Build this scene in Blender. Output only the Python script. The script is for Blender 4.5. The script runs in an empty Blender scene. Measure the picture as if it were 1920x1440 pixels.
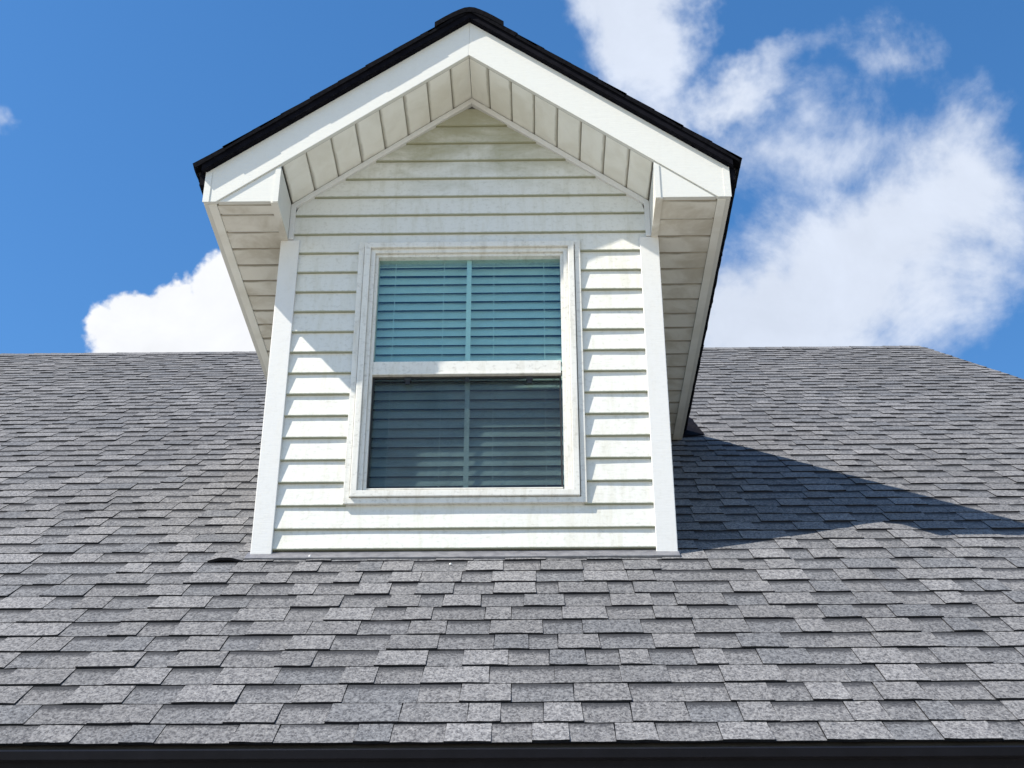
import bpy, math, random
from mathutils import Vector, Matrix

random.seed(7)
scene = bpy.context.scene
col = scene.collection
R = math.radians
ZC = 1.65                      # eye height: every z below is measured from the lens, ground lies at -ZC

# ------------------------------------------------------------------ camera
PITCH, YAW, FOCAL = R(29.0), R(0.985), 2596.0 / 1920 * 36
cam_data = bpy.data.cameras.new("camera")
cam_data.sensor_width = 36
cam_data.lens = FOCAL
cam_data.clip_start = 0.05
cam_data.clip_end = 3000
cam = bpy.data.objects.new("camera", cam_data)
col.objects.link(cam)
cam.location = (0, 0, ZC)
cam.rotation_euler = (R(90) + PITCH, 0, YAW)
scene.camera = cam
CF = Vector((-math.sin(YAW) * math.cos(PITCH), math.cos(YAW) * math.cos(PITCH), math.sin(PITCH)))
CR = Vector((math.cos(YAW), math.sin(YAW), 0))
CU = CR.cross(CF)


def sky_dir(px, py):
    return (CF + CR * ((px - 960) / 2596.0) + CU * ((720 - py) / 2596.0)).normalized()


# ------------------------------------------------------------------ sun, sky, exposure
TO_SUN = Vector((-0.665, -0.297, 0.79)).normalized()
SUN_EL = math.asin(TO_SUN.z)
SUN_ROT = math.atan2(TO_SUN.x, TO_SUN.y)
sun_data = bpy.data.lights.new("sun", 'SUN')
sun_data.energy = 5.0
sun_data.angle = R(0.5)
sun_data.color = (1.0, 0.94, 0.84)
sun = bpy.data.objects.new("sun", sun_data)
col.objects.link(sun)
sun.location = (-20, -10, 25)
sun.rotation_euler = (-TO_SUN).to_track_quat('-Z', 'Y').to_euler()

scene.view_settings.view_transform = 'Standard'
scene.view_settings.look = 'None'
scene.view_settings.gamma = 1.0
scene.view_settings.exposure = 0.80
scene.cycles.max_bounces = 5
scene.cycles.diffuse_bounces = 3
scene.cycles.glossy_bounces = 3
scene.cycles.transparent_max_bounces = 8
scene.view_settings.use_curve_mapping = False
SKY_STRENGTH = 0.118

world = bpy.data.worlds.new("World")
scene.world = world
world.use_nodes = True
wt = world.node_tree
wt.nodes.clear()


def wn(kind, **kw):
    n = wt.nodes.new(kind)
    for k, v in kw.items():
        setattr(n, k, v)
    return n


def wlink(a, b):
    wt.links.new(a, b)


def wmath(op, a, b=None, c=None, clamp=False):
    n = wn('ShaderNodeMath', operation=op, use_clamp=clamp)
    for i, v in enumerate((a, b, c)):
        if v is None:
            continue
        if isinstance(v, (int, float)):
            n.inputs[i].default_value = v
        else:
            wlink(v, n.inputs[i])
    return n.outputs[0]


sky = wn('ShaderNodeTexSky', sky_type='NISHITA', sun_disc=False)
sky.sun_elevation = SUN_EL
sky.sun_rotation = SUN_ROT
sky.altitude = 0
sky.air_density = 1.0
sky.dust_density = 0.2
sky.ozone_density = 3.0
tc = wn('ShaderNodeTexCoord')
direction = tc.outputs['Generated']


def wnoise(scale, detail, rough, vec, distortion=0.0):
    n = wn('ShaderNodeTexNoise')
    n.inputs['Scale'].default_value = scale
    n.inputs['Detail'].default_value = detail
    n.inputs['Roughness'].default_value = rough
    n.inputs['Distortion'].default_value = distortion
    wlink(vec, n.inputs['Vector'])
    return n


# the clouds' outlines are bent by two scales of noise so that no blob keeps a smooth edge
def warped(scale, amount, detail):
    n = wnoise(scale, detail, 0.6, direction)
    sub = wn('ShaderNodeVectorMath', operation='SUBTRACT')
    wlink(n.outputs['Color'], sub.inputs[0])
    sub.inputs[1].default_value = (0.5, 0.5, 0.5)
    sc = wn('ShaderNodeVectorMath', operation='SCALE')
    wlink(sub.outputs[0], sc.inputs[0])
    sc.inputs['Scale'].default_value = amount
    add = wn('ShaderNodeVectorMath', operation='ADD')
    wlink(direction, add.inputs[0])
    wlink(sc.outputs[0], add.inputs[1])
    return add.outputs[0]


warp_puffy = warped(24.0, 0.040, 4.0)
warp_wispy = warped(10.0, 0.12, 5.0)


def blob(vec, center, half_w, half_h, tilt, amount):
    """an oval patch of cloud round a direction; half sizes in radians"""
    f = center.normalized()
    r = f.cross(Vector((0, 0, 1))).normalized()
    u = r.cross(f).normalized()
    r2 = r * math.cos(tilt) + u * math.sin(tilt)
    u2 = u * math.cos(tilt) - r * math.sin(tilt)
    outs = []
    for axis, half in ((r2, half_w), (u2, half_h)):
        d = wn('ShaderNodeVectorMath', operation='DOT_PRODUCT')
        wlink(vec, d.inputs[0])
        d.inputs[1].default_value = axis
        outs.append(wmath('DIVIDE', d.outputs['Value'], half))
    front = wn('ShaderNodeVectorMath', operation='DOT_PRODUCT')
    wlink(vec, front.inputs[0])
    front.inputs[1].default_value = f
    q = wmath('ADD', wmath('POWER', wmath('ABSOLUTE', outs[0]), 2.0), wmath('POWER', wmath('ABSOLUTE', outs[1]), 2.0))
    v = wmath('MULTIPLY', wmath('SUBTRACT', 1.0, wmath('SQRT', q)), amount)
    v = wmath('MAXIMUM', v, -1.0)
    return wmath('SUBTRACT', v, wmath('MULTIPLY', wmath('LESS_THAN', front.outputs['Value'], 0.0), 5.0))


def union(vals):
    out = vals[0]
    for v in vals[1:]:
        out = wmath('SMOOTH_MAX', out, v, 0.25)
    return out


PX = 1 / 2596.0
puffy = [   # heaped white cloud behind the ridge
    blob(warp_puffy, sky_dir(345, 655), 160 * PX, 100 * PX, 0, 1.0),
    blob(warp_puffy, sky_dir(262, 585), 46 * PX, 44 * PX, 0, 0.6),
    blob(warp_puffy, sky_dir(335, 565), 52 * PX, 42 * PX, 0, 0.6),
    blob(warp_puffy, sky_dir(212, 620), 40 * PX, 38 * PX, 0, 0.6),
    blob(warp_puffy, sky_dir(425, 545), 62 * PX, 66 * PX, 0, 0.7),
    blob(warp_puffy, sky_dir(470, 600), 100 * PX, 120 * PX, 0, 1.0),
    blob(warp_puffy, sky_dir(610, 630), 190 * PX, 140 * PX, 0, 1.0),
    blob(warp_puffy, sky_dir(-900, 560), 320 * PX, 130 * PX, 0.1, 1.0),
    blob(warp_puffy, Vector((-0.8, -0.5, 0.45)), 0.2, 0.09, 0, 1.0),
    blob(warp_puffy, Vector((0.3, -0.9, 0.5)), 0.25, 0.1, 0, 1.0),
]
wispy = [   # thin drifting cloud over the other side of the roof
    blob(warp_wispy, sky_dir(1600, 520), 340 * PX, 230 * PX, 0.35, 1.5),
    blob(warp_wispy, sky_dir(1450, 620), 260 * PX, 190 * PX, 0, 1.6),
    blob(warp_wispy, sky_dir(1770, 360), 180 * PX, 200 * PX, 0.5, 1.2),
    blob(warp_wispy, sky_dir(1190, 70), 120 * PX, 230 * PX, 0.12, 1.5),
    blob(warp_wispy, sky_dir(1390, 165), 170 * PX, 50 * PX, 0.35, 0.75),
    blob(warp_wispy, sky_dir(1300, 270), 220 * PX, 90 * PX, -0.6, 0.7),
    blob(warp_wispy, sky_dir(1650, 100), 70 * PX, 70 * PX, 0.3, 0.5),
    blob(warp_wispy, sky_dir(1500, 270), 300 * PX, 110 * PX, -0.2, 0.5),
    blob(warp_wispy, sky_dir(-25, 255), 45 * PX, 55 * PX, 0, 0.7),
    blob(warp_wispy, Vector((0.95, 0.2, 0.5)), 0.28, 0.16, 0.3, 1.0),
    blob(warp_wispy, Vector((0.7, -0.6, 0.6)), 0.3, 0.15, 0.1, 1.0),
    blob(warp_wispy, Vector((-0.5, -0.7, 0.7)), 0.25, 0.12, 0.6, 0.9),
]
grain = wnoise(11.0, 6.0, 0.62, direction, 0.4)
fine = wnoise(30.0, 6.0, 0.65, direction)
gr = wmath('SUBTRACT', grain.outputs['Fac'], 0.5)
fr = wmath('SUBTRACT', fine.outputs['Fac'], 0.5)


def ramp(val, lo, hi):
    n = wn('ShaderNodeMapRange', interpolation_type='SMOOTHSTEP')
    wlink(val, n.inputs['Value'])
    n.inputs['From Min'].default_value = lo
    n.inputs['From Max'].default_value = hi
    return n.outputs['Result']


puff_mask = ramp(wmath('ADD', union(puffy), wmath('MULTIPLY', fr, 0.7)), -0.02, 0.20)
wisp_val = wmath('ADD', union(wispy), wmath('ADD', wmath('MULTIPLY', gr, 1.45), wmath('MULTIPLY', fr, 0.7)))
wisp_mask = wmath('MULTIPLY', ramp(wisp_val, -0.06, 0.95), 0.94)
mask = wmath('MAXIMUM', puff_mask, wisp_mask)

sat = wn('ShaderNodeHueSaturation')
sat.inputs['Saturation'].default_value = 1.25
sat.inputs['Value'].default_value = 1.0
wlink(sky.outputs['Color'], sat.inputs['Color'])
bg_sky = wn('ShaderNodeBackground')
bg_sky.inputs['Strength'].default_value = SKY_STRENGTH
wlink(sat.outputs['Color'], bg_sky.inputs['Color'])
cloud_col = wn('ShaderNodeMix', data_type='RGBA')
wlink(puff_mask, cloud_col.inputs['Factor'])
cloud_col.inputs['A'].default_value = (0.80, 0.87, 1.0, 1)
cloud_col.inputs['B'].default_value = (1.0, 1.02, 1.06, 1)
shade_val = wmath('ADD', wmath('MULTIPLY', grain.outputs['Fac'], 0.35), 0.82)
bg_cloud = wn('ShaderNodeBackground')
wlink(cloud_col.outputs['Result'], bg_cloud.inputs['Color'])
wlink(wmath('MULTIPLY', shade_val, 0.55), bg_cloud.inputs['Strength'])
mixw = wn('ShaderNodeMixShader')
wlink(mask, mixw.inputs['Fac'])
wlink(bg_sky.outputs[0], mixw.inputs[1])
wlink(bg_cloud.outputs[0], mixw.inputs[2])
world.cycles.sampling_method = 'NONE'
wout = wn('ShaderNodeOutputWorld')
wlink(mixw.outputs[0], wout.inputs['Surface'])

# ------------------------------------------------------------------ materials


class Mat:
    def __init__(self, name):
        self.m = bpy.data.materials.new(name)
        self.m.use_nodes = True
        self.t = self.m.node_tree
        self.b = self.t.nodes['Principled BSDF']
        self.out = self.t.nodes['Material Output']

    def n(self, kind, **kw):
        n = self.t.nodes.new(kind)
        for k, v in kw.items():
            setattr(n, k, v)
        return n

    def l(self, a, b):
        self.t.links.new(a, b)

    def pos(self):
        if not hasattr(self, '_pos'):
            self._pos = self.n('ShaderNodeNewGeometry').outputs['Position']
        return self._pos

    def scaled(self, s):
        mp = self.n('ShaderNodeMapping')
        mp.inputs['Scale'].default_value = s
        self.l(self.pos(), mp.inputs['Vector'])
        return mp.outputs[0]

    def noise(self, scale, detail=4, rough=0.55, vec=None, dist=0.0):
        n = self.n('ShaderNodeTexNoise')
        n.inputs['Scale'].default_value = scale
        n.inputs['Detail'].default_value = detail
        n.inputs['Roughness'].default_value = rough
        n.inputs['Distortion'].default_value = dist
        self.l(vec if vec is not None else self.pos(), n.inputs['Vector'])
        return n.outputs['Fac']

    def range(self, v, a, b, c=0.0, d=1.0, smooth=True):
        n = self.n('ShaderNodeMapRange', interpolation_type='SMOOTHSTEP' if smooth else 'LINEAR')
        self.l(v, n.inputs['Value'])
        for k, x in zip(('From Min', 'From Max', 'To Min', 'To Max'), (a, b, c, d)):
            n.inputs[k].default_value = x
        return n.outputs['Result']

    def math(self, op, a, b=None, clamp=False):
        n = self.n('ShaderNodeMath', operation=op, use_clamp=clamp)
        for i, v in enumerate((a, b)):
            if v is None:
                continue
            if isinstance(v, (int, float)):
                n.inputs[i].default_value = v
            else:
                self.l(v, n.inputs[i])
        return n.outputs[0]

    def mix(self, fac, a, b, blend='MIX'):
        n = self.n('ShaderNodeMix', data_type='RGBA', blend_type=blend)
        if isinstance(fac, (int, float)):
            n.inputs['Factor'].default_value = fac
        else:
            self.l(fac, n.inputs['Factor'])
        for k, v in (('A', a), ('B', b)):
            if isinstance(v, tuple):
                n.inputs[k].default_value = v if len(v) == 4 else v + (1,)
            else:
                self.l(v, n.inputs[k])
        return n.outputs['Result']

    def attr(self, name):
        return self.n('ShaderNodeVertexColor', layer_name=name).outputs['Color']

    def sep(self, v):
        n = self.n('ShaderNodeSeparateColor')
        self.l(v, n.inputs[0])
        return n.outputs

    def bump(self, h, strength, dist):
        n = self.n('ShaderNodeBump')
        n.inputs['Strength'].default_value = strength
        n.inputs['Distance'].default_value = dist
        self.l(h, n.inputs['Height'])
        self.l(n.outputs[0], self.b.inputs['Normal'])

    def base(self, v):
        if isinstance(v, tuple):
            self.b.inputs['Base Color'].default_value = v + (1,)
        else:
            self.l(v, self.b.inputs['Base Color'])

    def set(self, rough=0.5, spec=0.5, metal=0.0):
        if isinstance(rough, (int, float)):
            self.b.inputs['Roughness'].default_value = rough
        else:
            self.l(rough, self.b.inputs['Roughness'])
        self.b.inputs['Specular IOR Level'].default_value = spec
        self.b.inputs['Metallic'].default_value = metal
        return self.m


def make_shingle():
    m = Mat("asphalt_granules")
    a = m.sep(m.attr("tab"))
    tone, v, rec = a[0], a[1], a[2]
    along = m.scaled((1.0, 0.6, 0.6))
    sp = m.noise(135, 2, 0.7, along)
    md = m.noise(62, 3, 0.6, along)
    big = m.noise(1.3, 4, 0.6)
    # granule blend between charcoal, mid grey and pale flecks
    c = m.mix(m.range(sp, 0.29, 0.71), (0.046, 0.046, 0.050), (0.188, 0.188, 0.192))
    c = m.mix(m.range(md, 0.46, 0.68, 0.0, 0.55), c, (0.235, 0.233, 0.232))
    c = m.mix(m.range(md, 0.26, 0.42, 0.45, 0.0), c, (0.052, 0.056, 0.064))
    fleck = m.noise(230, 1, 0.5, along)
    c = m.mix(m.range(fleck, 0.66, 0.74, 0.0, 0.6), c, (0.38, 0.37, 0.36))
    blue = m.range(tone, 0.96, 0.86)
    tn = m.n('ShaderNodeCombineColor')
    for i in range(3):
        m.l(m.math('MULTIPLY', tone, m.math('ADD', (0.965, 0.955, 0.955)[i], m.math('MULTIPLY', blue, (-0.03, 0.0, 0.035)[i]))), tn.inputs[i])
    c = m.mix(1.0, c, tn.outputs[0], 'MULTIPLY')
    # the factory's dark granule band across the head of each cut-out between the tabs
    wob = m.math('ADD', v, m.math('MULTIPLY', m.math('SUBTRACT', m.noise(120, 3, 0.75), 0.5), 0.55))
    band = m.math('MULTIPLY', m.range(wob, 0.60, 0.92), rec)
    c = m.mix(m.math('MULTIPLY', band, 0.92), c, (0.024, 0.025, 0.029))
    wv = m.range(big, 0.3, 0.7, 0.90, 1.08)
    wc = m.n('ShaderNodeCombineColor')
    for i in range(3):
        m.l(wv, wc.inputs[i])
    c = m.mix(1.0, c, wc.outputs[0], 'MULTIPLY')
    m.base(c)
    m.bump(m.math('ADD', sp, m.math('MULTIPLY', md, 0.5)), 0.55, 0.004)
    return m.set(0.92, 0.25)


def make_vinyl(name, base, stain_col, stain, lap=0.0, gloss=0.42):
    m = Mat(name)
    streak = m.noise(8, 8, 0.72, m.scaled((3.2, 1.0, 0.55)), 0.3)
    spot = m.noise(46, 6, 0.7, m.scaled((1.0, 1.0, 1.4)))
    c = m.mix(m.math('MULTIPLY', m.range(streak, 0.44, 0.72), stain), base, stain_col)
    c = m.mix(m.math('MULTIPLY', m.range(spot, 0.50, 0.70), min(1.0, stain * 1.3)), c, tuple(0.5 * (x + sum(stain_col) / 3) for x in stain_col))
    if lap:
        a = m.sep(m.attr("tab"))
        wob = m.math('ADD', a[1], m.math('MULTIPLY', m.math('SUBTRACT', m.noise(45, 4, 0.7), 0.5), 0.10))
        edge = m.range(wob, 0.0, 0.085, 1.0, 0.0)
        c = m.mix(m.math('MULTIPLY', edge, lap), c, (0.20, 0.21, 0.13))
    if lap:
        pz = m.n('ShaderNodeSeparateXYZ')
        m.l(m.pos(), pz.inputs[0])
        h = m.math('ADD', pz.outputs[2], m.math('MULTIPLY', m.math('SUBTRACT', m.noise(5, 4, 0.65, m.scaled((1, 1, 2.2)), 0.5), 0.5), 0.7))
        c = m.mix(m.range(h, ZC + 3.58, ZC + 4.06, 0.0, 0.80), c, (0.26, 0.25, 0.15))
    m.base(c)
    grainy = m.noise(55, 3, 0.6, m.scaled((0.35, 1.0, 3.0)))
    m.bump(grainy, 0.16, 0.004)
    return m.set(m.range(streak, 0.3, 0.8, gloss - 0.05, gloss + 0.15), 0.4)


def make_soffit(name, clean, dirt, lo, hi, edge_fac):
    m = Mat(name)
    a = m.sep(m.attr("tab"))
    n1 = m.noise(6, 5, 0.6, None, 0.5)
    n2 = m.noise(22, 4, 0.6, m.scaled((0.5, 1.6, 1.0)))
    c = m.mix(m.range(n1, 0.36, 0.70, lo, hi), clean, dirt)
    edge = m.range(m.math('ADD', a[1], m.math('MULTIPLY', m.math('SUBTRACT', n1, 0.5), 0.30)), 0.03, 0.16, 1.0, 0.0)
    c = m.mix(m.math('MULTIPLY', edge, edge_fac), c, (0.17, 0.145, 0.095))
    m.base(c)
    m.bump(n2, 0.05, 0.004)
    return m.set(0.5, 0.4)


def make_plain(name, c1, c2, scale, rough=0.5, spec=0.4, metal=0.0, bump=0.05):
    m = Mat(name)
    n = m.noise(scale, 5, 0.6)
    m.base(m.mix(m.range(n, 0.3, 0.7), c1, c2))
    m.bump(n, bump, 0.003)
    return m.set(rough, spec, metal)


def make_glass(name, t1, t2):
    m = Mat(name)
    m.t.nodes.remove(m.b)
    tr = m.n('ShaderNodeBsdfTransparent')
    n = m.noise(3.0, 3, 0.5)
    m.l(m.mix(m.range(n, 0.3, 0.7), t1, t2), tr.inputs['Color'])
    gl = m.n('ShaderNodeBsdfGlossy')
    gl.inputs['Roughness'].default_value = 0.015
    gl.inputs['Color'].default_value = (0.9, 0.97, 1, 1)
    wav = m.n('ShaderNodeBump')
    wav.inputs['Strength'].default_value = 0.06
    wav.inputs['Distance'].default_value = 0.02
    m.l(m.noise(5.0, 2, 0.5), wav.inputs['Height'])
    m.l(wav.outputs[0], gl.inputs['Normal'])
    fr_ = m.n('ShaderNodeFresnel')
    # thin pane: the same reflectance at its outer and inner face
    back = m.n('ShaderNodeNewGeometry').outputs['Backfacing']
    m.l(m.range(back, 0.0, 1.0, 1.6, 1 / 1.6, False), fr_.inputs['IOR'])
    mx = m.n('ShaderNodeMixShader')
    m.l(fr_.outputs[0], mx.inputs[0])
    m.l(tr.outputs[0], mx.inputs[1])
    m.l(gl.outputs[0], mx.inputs[2])
    m.l(mx.outputs[0], m.out.inputs['Surface'])
    return m.m


def make_screen():
    m = Mat("insect_screen_mesh")
    m.t.nodes.remove(m.b)
    tr = m.n('ShaderNodeBsdfTransparent')
    df = m.n('ShaderNodeBsdfDiffuse')
    df.inputs['Color'].default_value = (0.022, 0.024, 0.03, 1)
    n = m.noise(5, 5, 0.6, None, 0.6)
    mx = m.n('ShaderNodeMixShader')
    m.l(m.range(n, 0.35, 0.7, 0.42, 0.50), mx.inputs[0])
    m.l(tr.outputs[0], mx.inputs[1])
    m.l(df.outputs[0], mx.inputs[2])
    m.l(mx.outputs[0], m.out.inputs['Surface'])
    return m.m


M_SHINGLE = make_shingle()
M_RAKE = make_plain("black_rake_edge", (0.004, 0.004, 0.005), (0.008, 0.008, 0.010), 60, 0.95, 0.02)
M_EDGE = make_plain("asphalt_cut_edge", (0.012, 0.012, 0.014), (0.024, 0.024, 0.028), 90, 0.9, 0.15)
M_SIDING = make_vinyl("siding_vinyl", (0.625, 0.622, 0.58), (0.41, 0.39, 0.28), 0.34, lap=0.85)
M_TRIM = make_vinyl("trim_vinyl", (0.615, 0.61, 0.59), (0.48, 0.455, 0.38), 0.17)
M_FASCIA = make_vinyl("fascia_aluminium", (0.61, 0.605, 0.56), (0.50, 0.48, 0.42), 0.13, gloss=0.36)
M_WINDOW = make_vinyl("window_vinyl", (0.64, 0.63, 0.585), (0.35, 0.32, 0.24), 0.40)
M_SOFFIT = make_soffit("soffit_vinyl", (0.77, 0.765, 0.71), (0.54, 0.51, 0.42), 0.0, 0.4, 0.6)
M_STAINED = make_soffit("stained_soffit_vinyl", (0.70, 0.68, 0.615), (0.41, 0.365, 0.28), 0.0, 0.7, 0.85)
M_BLACK = make_plain("black_aluminium", (0.004, 0.004, 0.006), (0.007, 0.007, 0.010), 30, 0.8, 0.03)
M_GUTTER = make_plain("black_gutter_paint", (0.005, 0.005, 0.007), (0.007, 0.007, 0.010), 12, 0.55, 0.08)
M_FLASH = make_plain("grey_flashing", (0.12, 0.12, 0.135), (0.20, 0.20, 0.215), 25, 0.5, 0.5, 0.2)
M_DECK = make_plain("roof_deck", (0.03, 0.028, 0.026), (0.05, 0.045, 0.04), 12, 0.9)
M_BACK = make_plain("housewrap", (0.10, 0.10, 0.085), (0.16, 0.155, 0.13), 10, 0.8)
M_WALL = make_plain("house_siding", (0.55, 0.55, 0.52), (0.64, 0.63, 0.60), 6, 0.6)
M_BLIND = make_plain("blind_slat", (0.78, 0.79, 0.77), (0.85, 0.85, 0.82), 14, 0.5)
M_DARK = make_plain("dark_plastic", (0.010, 0.010, 0.010), (0.025, 0.025, 0.022), 50, 0.5)
M_MUNTIN = make_plain("muntin_bar", (0.84, 0.84, 0.82), (0.90, 0.90, 0.88), 20, 0.5)
M_CONCRETE = make_plain("pale_concrete", (0.44, 0.405, 0.325), (0.54, 0.50, 0.41), 1.7, 0.85)
M_GLASS = make_glass("tinted_glass", (0.73, 0.85, 0.845), (0.75, 0.865, 0.85))
M_GLASS_GREY = make_glass("grey_tinted_glass", (0.74, 0.82, 0.82), (0.76, 0.84, 0.835))
M_SCREEN = make_screen()

# ------------------------------------------------------------------ mesh helpers


class MB:
    """collects faces and links them as ONE mesh object whose origin is the piece's centre"""

    def __init__(self):
        self.v, self.f, self.mi, self.tab = [], [], [], []

    def face(self, pts, mat=0, tab=None):
        i = len(self.v)
        self.v.extend(pts)
        self.f.append(tuple(range(i, i + len(pts))))
        self.mi.append(mat)
        self.tab.append(tab if tab else [(1, 0.5, 0)] * len(pts))

    def prism(self, a, b, mat=0, side_mat=None, ta=None):
        """two matching outlines joined by side faces; a faces outward when wound counter-clockwise seen from a's side"""
        n = len(a)
        self.face(list(a), mat, ta)
        self.face(list(reversed(b)), mat, list(reversed(ta)) if ta else None)
        for i in range(n):
            j = (i + 1) % n
            self.face([a[j], a[i], b[i], b[j]], mat if side_mat is None else side_mat,
                      [ta[j], ta[i], ta[i], ta[j]] if ta else None)

    def box(self, x0, x1, y0, y1, z0, z1, mat=0):
        a = [(x0, y0, z0), (x1, y0, z0), (x1, y0, z1), (x0, y0, z1)]
        b = [(x0, y1, z0), (x1, y1, z0), (x1, y1, z1), (x0, y1, z1)]
        self.prism(a, b, mat)

    def build(self, name, mats, parent=None, bevel=0.0):
        n = len(self.v)
        lo = [min(p[i] for p in self.v) for i in range(3)]
        hi = [max(p[i] for p in self.v) for i in range(3)]
        c = Vector([(lo[i] + hi[i]) / 2 for i in range(3)])
        me = bpy.data.meshes.new(name)
        me.from_pydata([Vector(p) - c for p in self.v], [], self.f)
        if not isinstance(mats, (list, tuple)):
            mats = [mats]
        for m in mats:
            me.materials.append(m)
        me.polygons.foreach_set('material_index', self.mi)
        at = me.color_attributes.new('tab', 'FLOAT_COLOR', 'CORNER')
        flat = []
        for t in self.tab:
            for q in t:
                flat.extend((q[0], q[1], q[2], 1.0))
        at.data.foreach_set('color', flat)
        o = bpy.data.objects.new(name, me)
        col.objects.link(o)
        if bevel:
            import bmesh
            bm = bmesh.new()
            bm.from_mesh(me)
            bmesh.ops.remove_doubles(bm, verts=bm.verts, dist=1e-5)
            bmesh.ops.recalc_face_normals(bm, faces=bm.faces)
            es = [e for e in bm.edges if len(e.link_faces) == 2 and e.calc_face_angle() > 0.5]
            bmesh.ops.bevel(bm, geom=es, offset=bevel, segments=2, affect='EDGES', profile=0.6)
            bm.to_mesh(me)
            bm.free()
        o.location = c + Vector((0, 0, ZC))
        put(o, parent)
        return o


WORLD_POS = {}


def put(o, parent):
    WORLD_POS[o.name] = o.location.copy()
    if parent is not None:
        o.parent = parent
        o.location = o.location - WORLD_POS[parent.name]


def empty(name, loc):
    o = bpy.data.objects.new(name, None)
    col.objects.link(o)
    o.empty_display_size = 0.3
    o.location = loc
    WORLD_POS[o.name] = o.location.copy()
    return o


# ------------------------------------------------------------------ ground
g = MB()
g.face([(-900, -900, -ZC), (900, -900, -ZC), (900, 900, -ZC), (-900, 900, -ZC)])
ground = g.build('ground', M_CONCRETE)
ground['kind'] = 'structure'

# ------------------------------------------------------------------ house
house = empty('house', (-0.26, 10.2, 0))
house['label'] = 'house with grey shingled roof, black gutter and white gabled dormer'
house['category'] = 'house'

EXPO = 0.143
PHI = math.atan(0.75)
CP, SP = math.cos(PHI), math.sin(PHI)
D0, H0 = 3.392, 0.866            # eave edge of the main roof
N_COURSE = 60
RIDGE_Y, RIDGE_Z = D0 + N_COURSE * EXPO * CP, H0 + N_COURSE * EXPO * SP
X_LEFT = -6.3


def x_right(y):                   # the gable edge runs a touch out of square
    return 3.33 + (RIDGE_Y - y) * 0.075


def rp(u, v, w):
    return (u, D0 + v * CP - w * SP, H0 + v * SP + w * CP)


# main roof deck, both slopes
d = MB()
yb = 2 * RIDGE_Y - D0
prof = [(D0 + 0.03, H0 + 0.02), (RIDGE_Y, RIDGE_Z - 0.005), (yb, H0), (yb, H0 - 0.05), (RIDGE_Y, RIDGE_Z - 0.06), (D0 + 0.03, H0 - 0.03)]
xr = [x_right(p[0]) - 0.03 for p in prof]
a = [(X_LEFT, p[0], p[1]) for p in prof]
b = [(xr[i], p[0], p[1]) for i, p in enumerate(prof)]
for k in range(6):
    j = (k + 1) % 6
    d.face([a[k], b[k], b[j], a[j]])
d.face([b[0], b[5], b[4], b[1]])
d.face([b[1], b[4], b[3], b[2]])
d.face([a[0], a[1], a[4], a[5]])
d.face([a[1], a[2], a[3], a[4]])
roof = d.build('roof', M_DECK, house)

# dormer numbers (metres, seen from the lens)
XC, HALF = -0.2635, 0.7985
YD, YF = 4.840, 4.538
ZB, ZS = 1.954, 3.376            # wall foot, soffit level
SL = 0.755                       # dormer roof slope
PEAK_TOP, PEAK_BOT = 4.331, 4.143
EAVE = 1.070                     # half width to the outside of the eave fascia


def proj(p):
    q = Vector(p)
    z = q.dot(CF)
    return 960 + 2596 * q.dot(CR) / z, 720 - 2596 * q.dot(CU) / z


def tab_faces(mb, fn, u0, u1, v0, v1, top, seed, tone, rec, lift=0.0, seg=3, foot=0.0008):
    """one shingle tab: wedge that is thick at its lower edge, the lower edge a little uneven.
    fn maps (u, v, w) to space; material 0 = granules, 1 = cut asphalt"""
    rnd = random.Random(seed)
    us = [u0 + (u1 - u0) * i / seg for i in range(seg + 1)]
    jv = [rnd.uniform(-0.0016, 0.0016) for _ in us]
    jw = [rnd.uniform(-0.0008, 0.0012) for _ in us]
    taper = rnd.uniform(0.0, 0.004) if not rec else 0.0
    full = (v1 - v0)
    lo, hi, und = [], [], []
    for i, u in enumerate(us):
        s = (i / seg - 0.5) * 2
        arch = lift * max(0.0, 1 - s * s * 0.8)
        un = u - s * taper
        lo.append(fn(u, v0 + jv[i], top + jw[i] + arch))
        hi.append(fn(un, v1, 0.0016 if rec else 0.0022))
        und.append(fn(u, v0 + jv[i] + 0.001, foot + (arch * 0.85)))
    vtop = full / EXPO
    for i in range(seg):
        mb.face([lo[i], lo[i + 1], hi[i + 1], hi[i]], 0,
                [(tone, 0, rec), (tone, 0, rec), (tone, vtop, rec), (tone, vtop, rec)])
        mb.face([und[i], und[i + 1], lo[i + 1], lo[i]], 1)
    mb.face([und[0], lo[0], hi[0]], 1)
    mb.face([lo[-1], und[-1], hi[-1]], 1)


def course_tabs(rnd, u_start, u_end):
    """cut positions of one course of laminated shingles: tab, cut-out, tab, cut-out ..."""
    u = u_start - rnd.uniform(0, 0.3)
    rec = rnd.random() < 0.5
    out = []
    while u < u_end:
        w = rnd.choice((0.09, 0.11, 0.125, 0.135, 0.145, 0.16, 0.18)) * rnd.uniform(0.92, 1.08)
        if rec:
            w *= rnd.choice((0.8, 0.95, 1.0, 1.1))
            tone = rnd.gauss(0.93, 0.03)
        else:
            tone = rnd.choice((0.86, 0.93, 1.0, 1.06, 1.12, 1.20)) * rnd.uniform(0.97, 1.03)
        out.append((u, u + w, rec, tone))
        u += w
        # now and then two tabs butt, where one strip of shingle ends and the next begins
        rec = (not rec) if rnd.random() > 0.07 else rec
    return out


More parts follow.
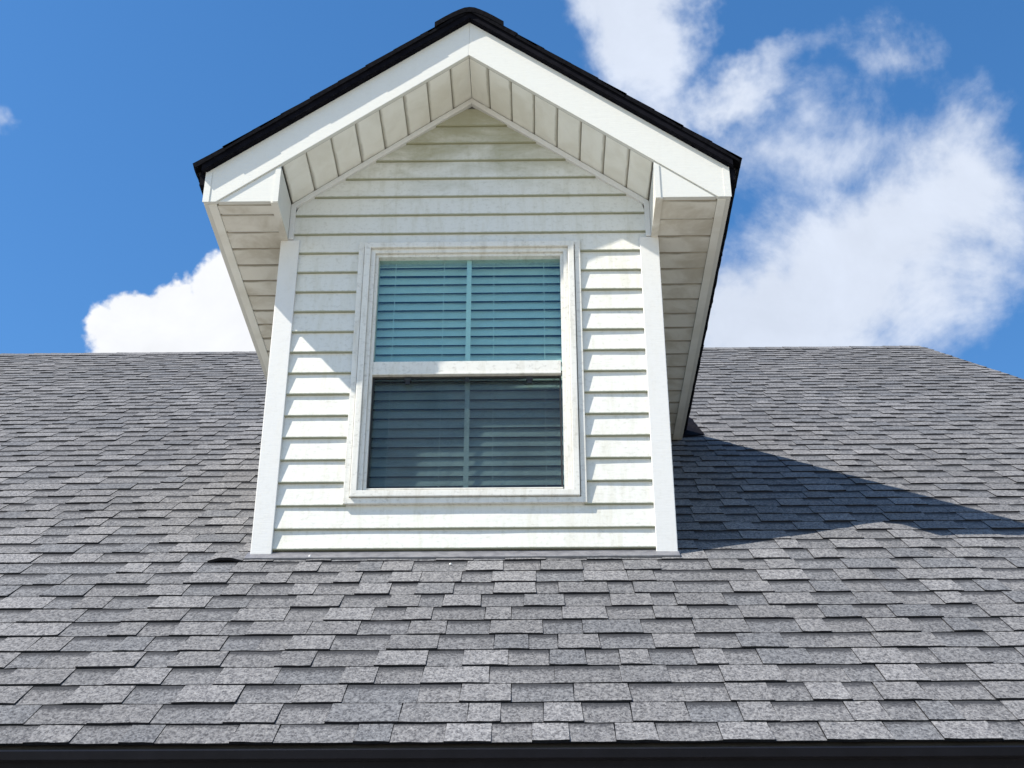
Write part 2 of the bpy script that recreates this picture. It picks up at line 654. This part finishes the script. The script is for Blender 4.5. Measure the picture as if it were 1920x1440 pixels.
WALL_K = 12.66
tabs = []
rnd = random.Random(21)
for k in range(N_COURSE):
    v0 = k * EXPO if k else 0.018
    v1 = (k + 1) * EXPO + 0.035
    if k == N_COURSE - 1:
        v1 = (k + 1) * EXPO - 0.01
    y = D0 + k * EXPO * CP
    for (u0, u1, rec, tone) in course_tabs(rnd, X_LEFT + 0.3, x_right(y)):
        u0, u1 = max(u0, X_LEFT), min(u1, x_right(y) + rnd.uniform(-0.004, 0.004))
        spans = [(u0, u1)]
        if k > WALL_K:            # nothing inside the dormer
            l, r = XC - HALF + 0.01, XC + HALF - 0.01
            spans = [s for s in ((u0, min(u1, l)), (max(u0, r), u1)) if s[1] - s[0] > 0.012]
        if k == 12 and u0 < -1.075 and u1 > -1.205:
            spans = [s for s in ((u0, min(u1, -1.205)), (max(u0, -1.075), u1)) if s[1] - s[0] > 0.012]
            if u0 <= -1.14 < u1:
                spans.append((-1.205, -1.075))
        for s0, s1 in spans:
            if s1 - s0 < 0.012:
                continue
            top = (0.0054 if rec else 0.0086) + rnd.uniform(-0.0006, 0.0012)
            lift = 0.0
            if k == 12 and s0 == -1.205:
                lift = 0.013      # the curled shingle beside the dormer's foot
            px, py = proj(rp((s0 + s1) / 2, v0 + EXPO / 2, 0))
            tabs.append((k, s0, s1, v0, v1, top, rec, tone, lift, px, py))
near = [t for t in tabs if -30 < t[9] < 1950]
near.sort(key=lambda t: (t[0], abs(t[9] - 960)))
single = set(id(t) for t in near[:292])
field = MB()
for i, t in enumerate(tabs):
    k, s0, s1, v0, v1, top, rec, tone, lift, px, py = t
    mb = MB() if id(t) in single else field
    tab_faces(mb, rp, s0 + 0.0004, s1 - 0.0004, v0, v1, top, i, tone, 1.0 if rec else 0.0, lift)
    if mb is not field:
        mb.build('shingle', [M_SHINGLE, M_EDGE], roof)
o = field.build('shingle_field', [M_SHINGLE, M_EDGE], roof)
o['kind'] = 'stuff'

# ridge caps of the main roof
cap_mesh_rnd = random.Random(5)
x = X_LEFT
while x < x_right(RIDGE_Y) - 0.05:
    w = EXPO
    x1 = min(x + w + 0.03, x_right(RIDGE_Y))
    mb = MB()
    t = cap_mesh_rnd.choice((0.85, 0.95, 1.05, 1.15))
    tb = [(t, 0.3, 0)] * 4
    r0, r1 = 0.015 + cap_mesh_rnd.uniform(-.002, .002), 0.012
    for sgn in (-1, 1):
        pts = [(x, RIDGE_Y, RIDGE_Z + r0), (x1, RIDGE_Y, RIDGE_Z + r1),
               (x1, RIDGE_Y + sgn * 0.115, RIDGE_Z + r1 - 0.090), (x, RIDGE_Y + sgn * 0.115, RIDGE_Z + r0 - 0.088)]
        if sgn > 0:
            pts.reverse()
        mb.face(pts, 0, tb)
        low = [pts[2], pts[3]] if sgn < 0 else [pts[0], pts[1]]
        mb.face([low[0], low[1], (low[1][0], low[1][1], low[1][2] - 0.012), (low[0][0], low[0][1], low[0][2] - 0.012)], 1)
    mb.build('ridge_cap', [M_SHINGLE, M_EDGE], roof)
    x += w

# apron flashing under the dormer wall and a nail head on it
mb = MB()
vf1, vf0 = WALL_K * EXPO, WALL_K * EXPO - 0.074
for q0, q1 in (((vf0, 0.0150), (vf1 + 0.012, 0.0155)),):
    A = [rp(XC - HALF - 0.012, q0[0], q0[1]), rp(XC + HALF + 0.004, q0[0], q0[1]), rp(XC + HALF + 0.004, q1[0], q1[1]), rp(XC - HALF - 0.012, q1[0], q1[1])]
    B = [rp(XC - HALF - 0.012, q0[0], 0.004), rp(XC + HALF + 0.004, q0[0], 0.004), rp(XC + HALF + 0.004, q1[0], 0.004), rp(XC - HALF - 0.012, q1[0], 0.004)]
    mb.prism(A, B)
mb.build('apron_flashing', M_FLASH, roof, bevel=0.003)
for u, v, w in ((-0.832, vf0 + 0.018, 0.0150), (-0.305, 11.63 * EXPO, 0.0062)):
    mb = MB()
    ringp = [rp(u + 0.006 * math.cos(t * math.pi / 4), v + 0.006 * math.sin(t * math.pi / 4), w) for t in range(8)]
    topp = [rp(u + 0.003 * math.cos(t * math.pi / 4), v + 0.003 * math.sin(t * math.pi / 4), w + 0.004) for t in range(8)]
    mb.prism(topp, ringp)
    mb.build('nail_head', M_TRIM, roof)

# valley shingles lapped past each dormer eave, the eave's shadow painted in as black
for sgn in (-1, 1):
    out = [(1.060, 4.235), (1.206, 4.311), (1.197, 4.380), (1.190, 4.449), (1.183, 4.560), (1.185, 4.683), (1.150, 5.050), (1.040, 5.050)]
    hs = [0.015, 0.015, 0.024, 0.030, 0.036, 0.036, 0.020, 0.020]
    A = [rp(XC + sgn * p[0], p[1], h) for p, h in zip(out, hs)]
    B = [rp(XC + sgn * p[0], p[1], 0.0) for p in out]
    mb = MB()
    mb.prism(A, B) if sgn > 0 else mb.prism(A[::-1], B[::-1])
    mb.build('valley_shingle_shade', M_BLACK, roof)

# eave: black gutter, fascia, soffit, wall below
GX0, GX1 = X_LEFT, x_right(D0) - 0.02
gut = MB()
gp = [(3.372, 0.840), (3.372, 0.725), (3.335, 0.722), (3.322, 0.745), (3.306, 0.775), (3.300, 0.795), (3.298, 0.808),
      (3.270, 0.8090), (3.267, 0.828), (3.275, 0.8335), (3.292, 0.8330), (3.292, 0.830), (3.278, 0.828),
      (3.279, 0.813), (3.304, 0.811), (3.307, 0.793), (3.326, 0.750), (3.338, 0.728), (3.366, 0.731), (3.366, 0.840)]
for i in range(len(gp)):
    j = (i + 1) % len(gp)
    gut.face([(GX0, gp[i][0], gp[i][1]), (GX0, gp[j][0], gp[j][1]), (GX1, gp[j][0], gp[j][1]), (GX1, gp[i][0], gp[i][1])])
gut.build('gutter', M_GUTTER, house)
mb = MB()
mb.box(GX0, GX1, 3.374, 3.400, 0.680, 0.850)
mb.build('eave_fascia', M_BLACK, house)
mb = MB()
mb.box(GX0, GX1, 3.401, 3.90, 0.684, 0.700)
mb.build('eave_soffit', M_BLACK, house)
mb = MB()
wp = [(3.82, -ZC), (yb - 0.45, -ZC), (yb - 0.45, 0.69), (RIDGE_Y, RIDGE_Z - 0.42), (3.90, 0.80), (3.82, 0.683)]
mb.prism([(X_LEFT + 0.3, p[0], p[1]) for p in wp], [(3.1, p[0], p[1]) for p in wp])
mb.build('wall', M_WALL, house)

# ------------------------------------------------------------------ dormer wall
WX0, WX1, WZ0, WZ1 = -0.702, 0.177, 2.180, 3.352      # window opening
dw = MB()
T = 0.09
L, Rr = XC - HALF + 0.004, XC + HALF - 0.004
dw.box(L, WX0, YD, YD + T, ZB + 0.004, ZS)
dw.box(WX1, Rr, YD, YD + T, ZB + 0.004, ZS)
dw.box(WX0 + 0.0001, WX1 - 0.0001, YD, YD + T, ZB + 0.004, WZ0)
dw.box(WX0 + 0.0001, WX1 - 0.0001, YD, YD + T, WZ1, ZS)
zt = PEAK_BOT - SL * HALF
gab = [(L, ZS + 0.0002), (Rr, ZS + 0.0002), (Rr, zt), (XC, PEAK_BOT), (L, zt)]
dw.prism([(p[0], YD, p[1]) for p in gab], [(p[0], YD + T, p[1]) for p in gab])


def y_main(z):                    # where the main roof reaches height z
    return D0 + (z - H0) / 0.75


for x0, x1 in ((L, L + T), (Rr - T, Rr)):
    ch = [(YD + T + 0.0002, ZB + 0.06), (y_main(ZS + 0.2), ZS + 0.2), (YD + T + 0.0002, ZS + 0.2)]
    dw.prism([(x0, p[0], p[1]) for p in ch], [(x1, p[0], p[1]) for p in ch])
dormer_wall = dw.build('dormer_wall', M_BACK, house)

ROW = 0.0968
FACE = 0.024                      # how far the corner boards stand proud
D_LOW, D_TOP = 0.0172, 0.0055


def siding(x0b, x1b, x0t, x1t, z0, z1, rnd):
    """a course of lap siding: foot proud, head tucked under the course above"""
    mb = MB()
    hid = 0.006
    yb_, yt_ = YD - D_LOW - rnd.uniform(-.0006, .0006), YD - D_TOP
    n = max(2, int((x1b - x0b) / 0.22))
    for i in range(n):
        f0, f1 = i / n, (i + 1) / n
        B0, B1 = x0b + (x1b - x0b) * f0, x0b + (x1b - x0b) * f1
        T0, T1 = x0t + (x1t - x0t) * f0, x0t + (x1t - x0t) * f1
        # tiny waviness in the lower lip
        w0 = 0.0009 * math.sin(B0 * 9 + z0 * 31)
        w1 = 0.0009 * math.sin(B1 * 9 + z0 * 31)
        mb.face([(B0, yb_ + w0, z0 + 0.004), (B1, yb_ + w1, z0 + 0.004), (T1, yt_, z1 + hid), (T0, yt_, z1 + hid)], 0,
                [(1, 0.04, 0), (1, 0.04, 0), (1, 1, 0), (1, 1, 0)])
        mb.face([(B0, yb_ + w0 + 0.0018, z0), (B1, yb_ + w1 + 0.0018, z0), (B1, yb_ + w1, z0 + 0.004), (B0, yb_ + w0, z0 + 0.004)], 0,
                [(1, -0.05, 0), (1, -0.05, 0), (1, 0.04, 0), (1, 0.04, 0)])
        mb.face([(B0, YD - 0.0005, z0 - 0.0005), (B1, YD - 0.0005, z0 - 0.0005), (B1, yb_ + w1 + 0.0018, z0), (B0, yb_ + w0 + 0.0018, z0)], 0,
                [(1, -0.2, 0)] * 4)
    return mb.build('siding_board', M_SIDING, dormer_wall)


rnd = random.Random(3)
CB = 0.080                        # corner board width
i = 0
while True:
    z0 = ZB + 0.003 + ROW * i + (0.015 if i == 0 else 0.0)
    z1 = ZB + 0.003 + ROW * (i + 1)
    if z0 > PEAK_BOT - 0.075:
        break
    inner = HALF - CB + 0.006
    if i < 2 or (z0 < ZS and z1 > WZ1 - 0.01):
        if z1 > ZS:
            inner = 0.749
        siding(XC - inner, XC + inner, XC - inner, XC + inner, z0, z1, rnd)
    elif z1 <= WZ1 + 0.05 and z0 < WZ1 - 0.05:
        siding(XC - inner, -0.718, XC - inner, -0.718, z0, z1, rnd)
        siding(0.194, XC + inner, 0.194, XC + inner, z0, z1, rnd)
    else:
        lim = 0.748
        hb = min(lim, (PEAK_BOT - 0.012 - z0) / SL)
        ht = max(0.012, min(lim, (PEAK_BOT + 0.012 - min(z1 + 0.006, PEAK_BOT - 0.02)) / SL))
        zz = min(z1, PEAK_BOT - 0.024)
        # the board's ends are cut to the rake
        siding(XC - hb, XC + hb, XC - ht, XC + ht, z0, zz, rnd)
    i += 1

for sgn in (-1, 1):
    xo, xi = XC + sgn * (HALF + 0.0), XC + sgn * (HALF - CB)
    mb = MB()
    # an L of vinyl: front leaf and side leaf
    pl = [(xi, YD - 0.003), (xi, YD - FACE), (xo, YD - FACE), (xo, YD + 0.075), (xo - sgn * 0.003, YD + 0.075), (xo - sgn * 0.003, YD - 0.003)]
    zlow = [ZB - 0.004 if p[1] < YD else ZB + 0.03 for p in pl]
    mb.prism([(p[0], p[1], zl) for p, zl in zip(pl, zlow)], [(p[0], p[1], ZS - 0.001) for p in pl])
    mb.build('corner_board', M_TRIM, dormer_wall, bevel=0.0025)

# siding on the dormer's two cheeks
for sgn in (-1, 1):
    xo = XC + sgn * HALF
    i = 1
    while True:
        z0 = ZB + 0.003 + ROW * i
        z1 = min(z0 + ROW, ZS - 0.002)
        if z0 > ZS - 0.03:
            break
        y0 = YD + 0.078
        e0, e1 = y_main(z0) - 0.005, y_main(z1) - 0.005
        if e0 - y0 > 0.03:
            mb = MB()
            A = [(xo + sgn * 0.013, y0, z0), (xo + sgn * 0.013, e0, z0), (xo + sgn * 0.002, e1, z1), (xo + sgn * 0.002, y0, z1)]
            B = [(xo - sgn * 0.002, p[1], p[2]) for p in A]
            tb = [(1, 0, 0), (1, 0, 0), (1, 1, 0), (1, 1, 0)]
            if sgn > 0:
                mb.prism(A, B, ta=tb)
            else:
                mb.prism(A[::-1], B[::-1], ta=tb[::-1])
            mb.build('siding_board', M_SIDING, dormer_wall)
        i += 1

# trim that follows the rake where wall and soffit meet, and turns down beside the cornice box
for sgn in (-1, 1):
    mb = MB()
    def tp(a, z):
        return (XC + sgn * a, z)
    k1 = 0.768
    zz1 = PEAK_BOT - SL * k1 - 0.004
    up = [tp(0.0, PEAK_BOT - 0.004), tp(k1, zz1), tp(k1, ZS + 0.002), tp(k1 - 0.022, ZS + 0.002), tp(k1 - 0.022, zz1 - 0.012), tp(0.0, PEAK_BOT - 0.034)]
    A = [(p[0], YD - 0.027, p[1]) for p in up]
    B = [(p[0], YD - 0.0012, p[1]) for p in up]
    if sgn < 0:
        mb.prism(A, B)
    else:
        mb.prism(A[::-1], B[::-1])
    mb.build('rake_trim', M_TRIM, dormer_wall, bevel=0.002)

# ------------------------------------------------------------------ dormer roof
rd = MB()
YFD, YBK = YF + 0.004, 8.35
for sgn in (-1, 1):
    q = [(0, PEAK_TOP + 0.0), (EAVE, PEAK_TOP - SL * EAVE), (EAVE, PEAK_TOP - SL * EAVE + 0.018), (0, PEAK_TOP + 0.018)]
    A = [(XC + sgn * p[0], YFD, p[1] + 0.0008) for p in q]
    B = [(XC + sgn * p[0], YBK, p[1] + 0.0008) for p in q]
    if sgn > 0:
        rd.prism(A[::-1], B[::-1])
    else:
        rd.prism(A, B)
dormer_roof = rd.build('dormer_roof', M_DECK, house)

DS = math.atan(SL)
CD, SD = math.cos(DS), math.sin(DS)
OH = 0.034                        # how far the black metal edge stands in front of the fascia

for sgn in (-1, 1):
    X = lambda a_: XC + sgn * a_
    # rake fascia with its plumb-cut tail
    out = [(0.0, PEAK_TOP), (EAVE, PEAK_TOP - SL * EAVE), (EAVE, ZS - 0.002), ((PEAK_BOT - ZS + 0.002) / SL, ZS - 0.002), (0.0, PEAK_BOT)]
    mb = MB()
    A = [(X(p[0]), YF, p[1]) for p in out]
    B = [(X(p[0]), YF + 0.020, p[1]) for p in out]
    mb.prism(A, B) if sgn < 0 else mb.prism(A[::-1], B[::-1])
    mb.build('rake_fascia', M_FASCIA, dormer_roof, bevel=0.002)
    # folded end strip on the tail
    mb = MB()
    x0, x1 = sorted((X(EAVE - 0.024), X(EAVE + 0.0025)))
    zt_ = PEAK_TOP - SL * EAVE
    mb.prism([(x0, YF - 0.003, ZS - 0.004), (x1, YF - 0.003, ZS - 0.004), (x1, YF - 0.003, zt_ + (0 if sgn > 0 else -0.018) * 0 - 0.002), (x0, YF - 0.003, zt_ - 0.002)],
             [(x0, YF - 0.0002, ZS - 0.004), (x1, YF - 0.0002, ZS - 0.004), (x1, YF - 0.0002, zt_ - 0.002), (x0, YF - 0.0002, zt_ - 0.002)])
    mb.build('fascia_end', M_FASCIA, dormer_roof)
    # eave fascia running back to the main roof
    mb = MB()
    x0, x1 = sorted((X(EAVE), X(EAVE - 0.018)))
    pr = [(YF + 0.0202, ZS - 0.002), (y_main(ZS) + 0.02, ZS - 0.002), (y_main(zt_) + 0.02, zt_), (YF + 0.0202, zt_)]
    mb.prism([(x0, p[0], p[1]) for p in pr], [(x1, p[0], p[1]) for p in pr])
    mb.build('eave_fascia', M_FASCIA, dormer_roof)
    # bottom flange of that fascia
    mb = MB()
    x0, x1 = sorted((X(EAVE - 0.0185), X(EAVE - 0.052)))
    mb.box(x0, x1, YF + 0.0204, y_main(ZS) + 0.01, ZS - 0.004, ZS + 0.001)
    mb.build('fascia_flange', M_SOFFIT, dormer_roof)
    # black metal drip edge along the rake and the eave
    mb = MB()
    h = 0.050
    e = EAVE + 0.016
    sec = [(0.0, PEAK_TOP + 0.0015), (e, PEAK_TOP - SL * e + 0.0015), (e, PEAK_TOP - SL * e + h), (0.0, PEAK_TOP + h)]
    A = [(X(p[0]), YF - OH + 0.006, p[1]) for p in sec]
    B = [(X(p[0]), YF + 0.003, p[1]) for p in sec]
    mb.prism(A, B) if sgn < 0 else mb.prism(A[::-1], B[::-1])
    mb.build('drip_edge', M_BLACK, dormer_roof)
    mb = MB()
    x0, x1 = sorted((X(EAVE + 0.003), X(EAVE + 0.026)))
    ze = PEAK_TOP - SL * EAVE
    mb.box(x0, x1, YF + 0.0035, y_main(ze) + 0.03, ze - 0.062, ze + 0.024)
    mb.build('drip_edge', M_BLACK, dormer_roof)

    # shingle courses (seen from their cut ends)
    def dp(u, v, w):              # u runs back from the front, v up the slope from the eave, w off the deck
        a_ = EAVE + 0.050 - v * CD + w * SD
        return (X(a_), u, PEAK_TOP - SL * (EAVE + 0.050) + 0.050 + v * SD + w * CD)
    fl = MB()
    total = (EAVE + 0.050) / CD
    rs = random.Random(40 + sgn)
    k = 0
    while k * EXPO < total - 0.02:
        v0, v1 = k * EXPO, min((k + 1) * EXPO + 0.035, total)
        front = YF - OH - rs.uniform(0.0, 0.004)
        for (u0, u1, rec, tone) in course_tabs(rs, front, YBK - 0.1):
            u0 = max(u0, front)
            if u1 - u0 < 0.01:
                continue
            # stop where the main roof covers the slope
            a_mid = EAVE + 0.04 - (v0 + 0.07) * CD
            if u0 > y_main(PEAK_TOP - SL * a_mid) + 0.25:
                continue
            first = u0 == front
            top = 0.0055 if (rec and not first) else 0.0065
            tab_faces(fl, dp, u0, u1, v0, v1, top + rs.uniform(-.001, .001), rs.randint(0, 99999), tone, 1.0 if rec else 0.0, foot=-0.006)
            if first:             # full-depth cut end at the rake
                fl.face([dp(front, v0, top), dp(front, v1, 0.003), dp(front, v1, -0.016), dp(front, v0, -0.016)], 1)
                fl.face([dp(front, v0, -0.009), dp(front, v1, -0.009), dp(front + 0.05, v1, -0.009), dp(front + 0.05, v0, -0.009)], 1)
        k += 1
    o = fl.build('shingle_field', [M_SHINGLE, M_RAKE], dormer_roof)
    o['kind'] = 'stuff'

# bent caps along the dormer ridge
y = YF - OH - 0.006
rs = random.Random(77)
ztop = PEAK_TOP + 0.050 + 0.013
half = [(0.0, -0.026), (0.022, -0.029), (0.045, -0.040), (0.075, -0.0575), (0.110, -0.082), (0.150, -0.1125)]
prof = [(-p[0], p[1]) for p in half[:0:-1]] + half
while y < y_main(ztop) - 0.05:
    y1 = y + EXPO + 0.03
    mb = MB()
    t = rs.choice((0.9, 1.0, 1.1))
    h0, h1 = 0.016 + rs.uniform(-.001, .001), 0.008
    for p, q in zip(prof[:-1], prof[1:]):
        mb.face([(XC + p[0], y, ztop + p[1] + h0), (XC + q[0], y, ztop + q[1] + h0), (XC + q[0], y1, ztop + q[1] + h1), (XC + p[0], y1, ztop + p[1] + h1)], 0, [(t, 0.3, 0)] * 4)
        mb.face([(XC + p[0], y, ztop + p[1] - 0.012), (XC + q[0], y, ztop + q[1] - 0.012), (XC + q[0], y, ztop + q[1] + h0), (XC + p[0], y, ztop + p[1] + h0)], 1)
    for s_ in (0, -1):
        p = prof[s_]
        mb.face([(XC + p[0], y, ztop + p[1] + h0), (XC + p[0], y1, ztop + p[1] + h1), (XC + p[0], y1, ztop + p[1] - .01), (XC + p[0], y, ztop + p[1] - .012)], 1)
    mb.build('ridge_cap', [M_SHINGLE, M_RAKE], dormer_roof)
    y += EXPO

# cornice boxes at the foot of each rake
BOXI = 0.768
for sgn in (-1, 1):
    X = lambda a_: XC + sgn * a_
    zt_ = PEAK_BOT - SL * BOXI
    tri = [(BOXI, ZS + 0.0025), (BOXI, zt_ - 0.001), ((PEAK_BOT - ZS - 0.003) / SL - 0.0, ZS + 0.0025)]
    mb = MB()
    A = [(X(p[0]), YF + 0.007, p[1]) for p in tri]
    B = [(X(p[0]), YD - 0.0275, p[1]) for p in tri]
    mb.prism(A[::-1], B[::-1]) if sgn < 0 else mb.prism(A, B)
    mb.build('cornice_box', M_FASCIA, dormer_roof, bevel=0.0015)
    # folded seams: upright strip at the inner edge and flange below
    mb = MB()
    x0, x1 = sorted((X(BOXI + 0.020), X(BOXI - 0.002)))
    mb.box(x0, x1, YF + 0.0035, YF + 0.0068, ZS - 0.001, zt_ - 0.022)
    mb.build('cornice_seam', M_FASCIA, dormer_roof)
    mb = MB()
    x0, x1 = sorted((X(BOXI - 0.001), X(BOXI + 0.028)))
    mb.box(x0, x1, YF + 0.0072, YD - 0.0245, ZS - 0.004, ZS + 0.0023)
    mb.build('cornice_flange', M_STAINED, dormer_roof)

# soffit panels: level ones under the eaves, sloping ones under the rakes
PW = 0.1235
for sgn in (-1, 1):
    X = lambda a_: XC + sgn * a_
    y = YF + 0.022
    n = 0
    first = 0.068 if sgn < 0 else 0.128
    while y < y_main(ZS) - 0.01:
        w = first if n == 0 else PW
        y1 = min(y + w, y_main(ZS) + 0.005)
        inner = BOXI + 0.0285 if y < YD - 0.03 else HALF + 0.0005
        if y < YD - 0.03 < y1:
            y1b = y1
        x0, x1 = sorted((X(EAVE - 0.053), X(inner if y1 < YD - 0.02 or y < YD - 0.03 else inner)))
        mb = MB()
        gq = 0.008
        # a panel with its edges turned up into the joint
        P = [(y, ZS + 0.009, -0.2), (y + 0.001, ZS + 0.0065, 0.0), (y + gq, ZS + 0.0005, 0.06), (y1 - 0.0015, ZS + 0.0005, 1.0), (y1 - 0.001, ZS + 0.009, 1.0)]
        for p, q in zip(P[:-1], P[1:]):
            fc = [(x0, p[0], p[1]), (x0, q[0], q[1]), (x1, q[0], q[1]), (x1, p[0], p[1])]
            mb.face(fc, 0, [(1, p[2], 0), (1, q[2], 0), (1, q[2], 0), (1, p[2], 0)])
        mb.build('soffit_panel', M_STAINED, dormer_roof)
        y = y1
        n += 1
    a_ = BOXI
    n = 0
    while a_ > 0.001:
        w = (0.093 if sgn < 0 else 0.092) if n == 0 else 0.0985
        b_ = max(a_ - w, 0.0)
        mb = MB()
        zf = lambda q: PEAK_BOT - SL * q
        P = [(a_, 0.010, -0.2), (a_ - 0.001, 0.007, 0.0), (a_ - 0.0065, 0.0006, 0.06), (b_ + 0.001, 0.0006, 1.0), (b_ + 0.0005, 0.010, 1.0)]
        for p, q in zip(P[:-1], P[1:]):
            fc = [(X(p[0]), YF + 0.0205, zf(p[0]) + p[1]), (X(q[0]), YF + 0.0205, zf(q[0]) + q[1]), (X(q[0]), YD - 0.0015, zf(q[0]) + q[1]), (X(p[0]), YD - 0.0015, zf(p[0]) + p[1])]
            mb.face(fc, 0, [(1, p[2], 0), (1, q[2], 0), (1, q[2], 0), (1, p[2], 0)])
        mb.build('soffit_panel', M_SOFFIT, dormer_roof)
        a_ = b_
        n += 1

# ------------------------------------------------------------------ window
GX = (-0.644, 0.114)             # visible glass


def ring(mb, x0, x1, z0, z1, w, y0, y1, wb=None):
    """a mitred frame of four bars"""
    o_ = [(x0, z0), (x1, z0), (x1, z1), (x0, z1)]
    wb = w if wb is None else wb
    i_ = [(x0 + w, z0 + wb), (x1 - w, z0 + wb), (x1 - w, z1 - w), (x0 + w, z1 - w)]
    for k in range(4):
        j = (k + 1) % 4
        q = [o_[k], o_[j], i_[j], i_[k]]
        mb.prism([(p[0], y0, p[1]) for p in q], [(p[0], y1, p[1]) for p in q])


mb = MB()
ring(mb, WX0, WX1, WZ0, WZ1, 0.026, YD - 0.036, YD + 0.075)
window = mb.build('window', M_WINDOW, house, bevel=0.003)
mb = MB()
ring(mb, -0.7275, 0.2035, 2.1545, 3.3615, 0.0235, YD - 0.026, YD - 0.001)
mb.build('casing', M_WINDOW, window, bevel=0.002)
mb = MB()
ring(mb, WX0 + 0.0262, WX1 - 0.0262, WZ0 + 0.0262, WZ1 - 0.0262, 0.019, YD - 0.022, YD + 0.07, wb=0.006)
mb.build('inner_frame', M_WINDOW, window, bevel=0.002)
mb = MB()
ring(mb, WX0 + 0.0454, WX1 - 0.0454, WZ0 + 0.0324, WZ1 - 0.0454, 0.013, YD - 0.010, YD + 0.06, wb=0.005)
mb.build('stop_frame', M_WINDOW, window, bevel=0.0015)
IX0, IX1 = GX[0] - 0.001, GX[1] + 0.001
RZ0, RZ1 = 2.724, 2.788
mb = MB()                        # meeting rail with a lip at its foot
mb.box(IX0 + 0.0012, IX1 - 0.0012, YD - 0.006, YD + 0.03, RZ0 + 0.010, RZ1)
mb.box(IX0 + 0.0012, IX1 - 0.0012, YD - 0.011, YD + 0.03, RZ0 + 0.001, RZ0 + 0.0098)
mb.build('meeting_rail', M_WINDOW, window, bevel=0.002)
mb = MB()
mb.box(IX0 + 0.0015, IX1 - 0.0015, YD - 0.014, YD + 0.03, WZ0 + 0.0376, WZ0 + 0.0436)
mb.build('sill_lip', M_WINDOW, window, bevel=0.002)
for (z0, z1, yg, glass) in ((RZ1, WZ1 - 0.056, 0.016, M_GLASS), (WZ0 + 0.034, RZ0, 0.034, M_GLASS_GREY)):
    mb = MB()
    mb.box(IX0 - 0.004, IX1 + 0.004, YD + yg, YD + yg + 0.004, z0 - 0.003, z1 + 0.003)
    mb.build('pane', glass, window)
    mb = MB()
    mb.box(-0.2735, -0.2535, YD + yg + 0.006, YD + yg + 0.012, z0 - 0.002, z1 + 0.002)
    mb.build('muntin', M_MUNTIN, window)
mb = MB()
mb.face([(IX0, YD + 0.012, WZ0 + 0.040), (IX1, YD + 0.012, WZ0 + 0.040), (IX1, YD + 0.012, RZ0 + 0.004), (IX0, YD + 0.012, RZ0 + 0.004)])
mb.build('insect_screen', M_SCREEN, window)
mb = MB()
ring(mb, IX0 + 0.0015, IX1 - 0.0015, WZ0 + 0.0440, RZ0 - 0.0005, 0.007, YD + 0.008, YD + 0.018)
mb.build('screen_frame', M_DARK, window)
for x in (-0.502, -0.013):
    mb = MB()
    mb.box(x - 0.014, x + 0.014, YD + 0.0045, YD + 0.0115, RZ0 - 0.020, RZ0 - 0.002)
    mb.box(x - 0.009, x + 0.009, YD + 0.0055, YD + 0.0115, RZ0 - 0.034, RZ0 - 0.0202)
    mb.build('latch', M_DARK, window)
mb = MB()
mb.box(-0.2715, -0.2555, YD + 0.0045, YD + 0.0115, RZ0 - 0.026, RZ0 - 0.004)
mb.build('latch', M_DARK, window)

# ------------------------------------------------------------------ blind behind the glass
BY = YD + 0.070
blind = empty('window_blind', ((GX[0] + GX[1]) / 2, BY, 2.19 + ZC))
blind['label'] = 'white horizontal slat blind hanging behind the dormer window glass'
blind['category'] = 'blind'
mb = MB()
mb.box(GX[0] - 0.02, GX[1] + 0.02, BY - 0.022, BY + 0.03, 3.335, 3.375)
mb.build('headrail', M_BLIND, blind)
z = 3.31
rs = random.Random(9)
while z > 2.21:
    mb = MB()
    tilt = R(67 + rs.uniform(-2.0, 2.0))
    sag = rs.uniform(-0.0015, 0.0015)
    n = 4
    ws = [(-0.025 + 0.05 * i / n) for i in range(n + 1)]
    pr = []
    for w in ws:
        crown = 0.0022 * (1 - (w / 0.025) ** 2)
        pr.append((BY + w * math.cos(tilt) - crown * math.sin(tilt), z + w * math.sin(tilt) + crown * math.cos(tilt)))
    for p, q in zip(pr[:-1], pr[1:]):
        mb.face([(GX[0] - 0.022, p[0], p[1] + sag), (GX[1] + 0.022, p[0], p[1] - sag), (GX[1] + 0.022, q[0], q[1] - sag), (GX[0] - 0.022, q[0], q[1] + sag)])
        mb.face([(GX[0] - 0.022, q[0], q[1] + sag - .0022), (GX[1] + 0.022, q[0], q[1] - sag - .0022), (GX[1] + 0.022, p[0], p[1] - sag - .0022), (GX[0] - 0.022, p[0], p[1] + sag - .0022)])
    mb.build('slat', M_BLIND, blind)
    z -= 0.0425
mb = MB()
mb.box(GX[0] - 0.02, GX[1] + 0.02, BY - 0.022, BY + 0.022, 2.186, 2.200)
mb.build('bottom_rail', M_BLIND, blind)
for x in (-0.575, -0.37, -0.16, 0.05):
    mb = MB()
    mb.box(x - 0.0012, x + 0.0012, BY - 0.0262, BY - 0.0246, 2.2, 3.335)
    mb.build('ladder_cord', M_BLIND, blind)
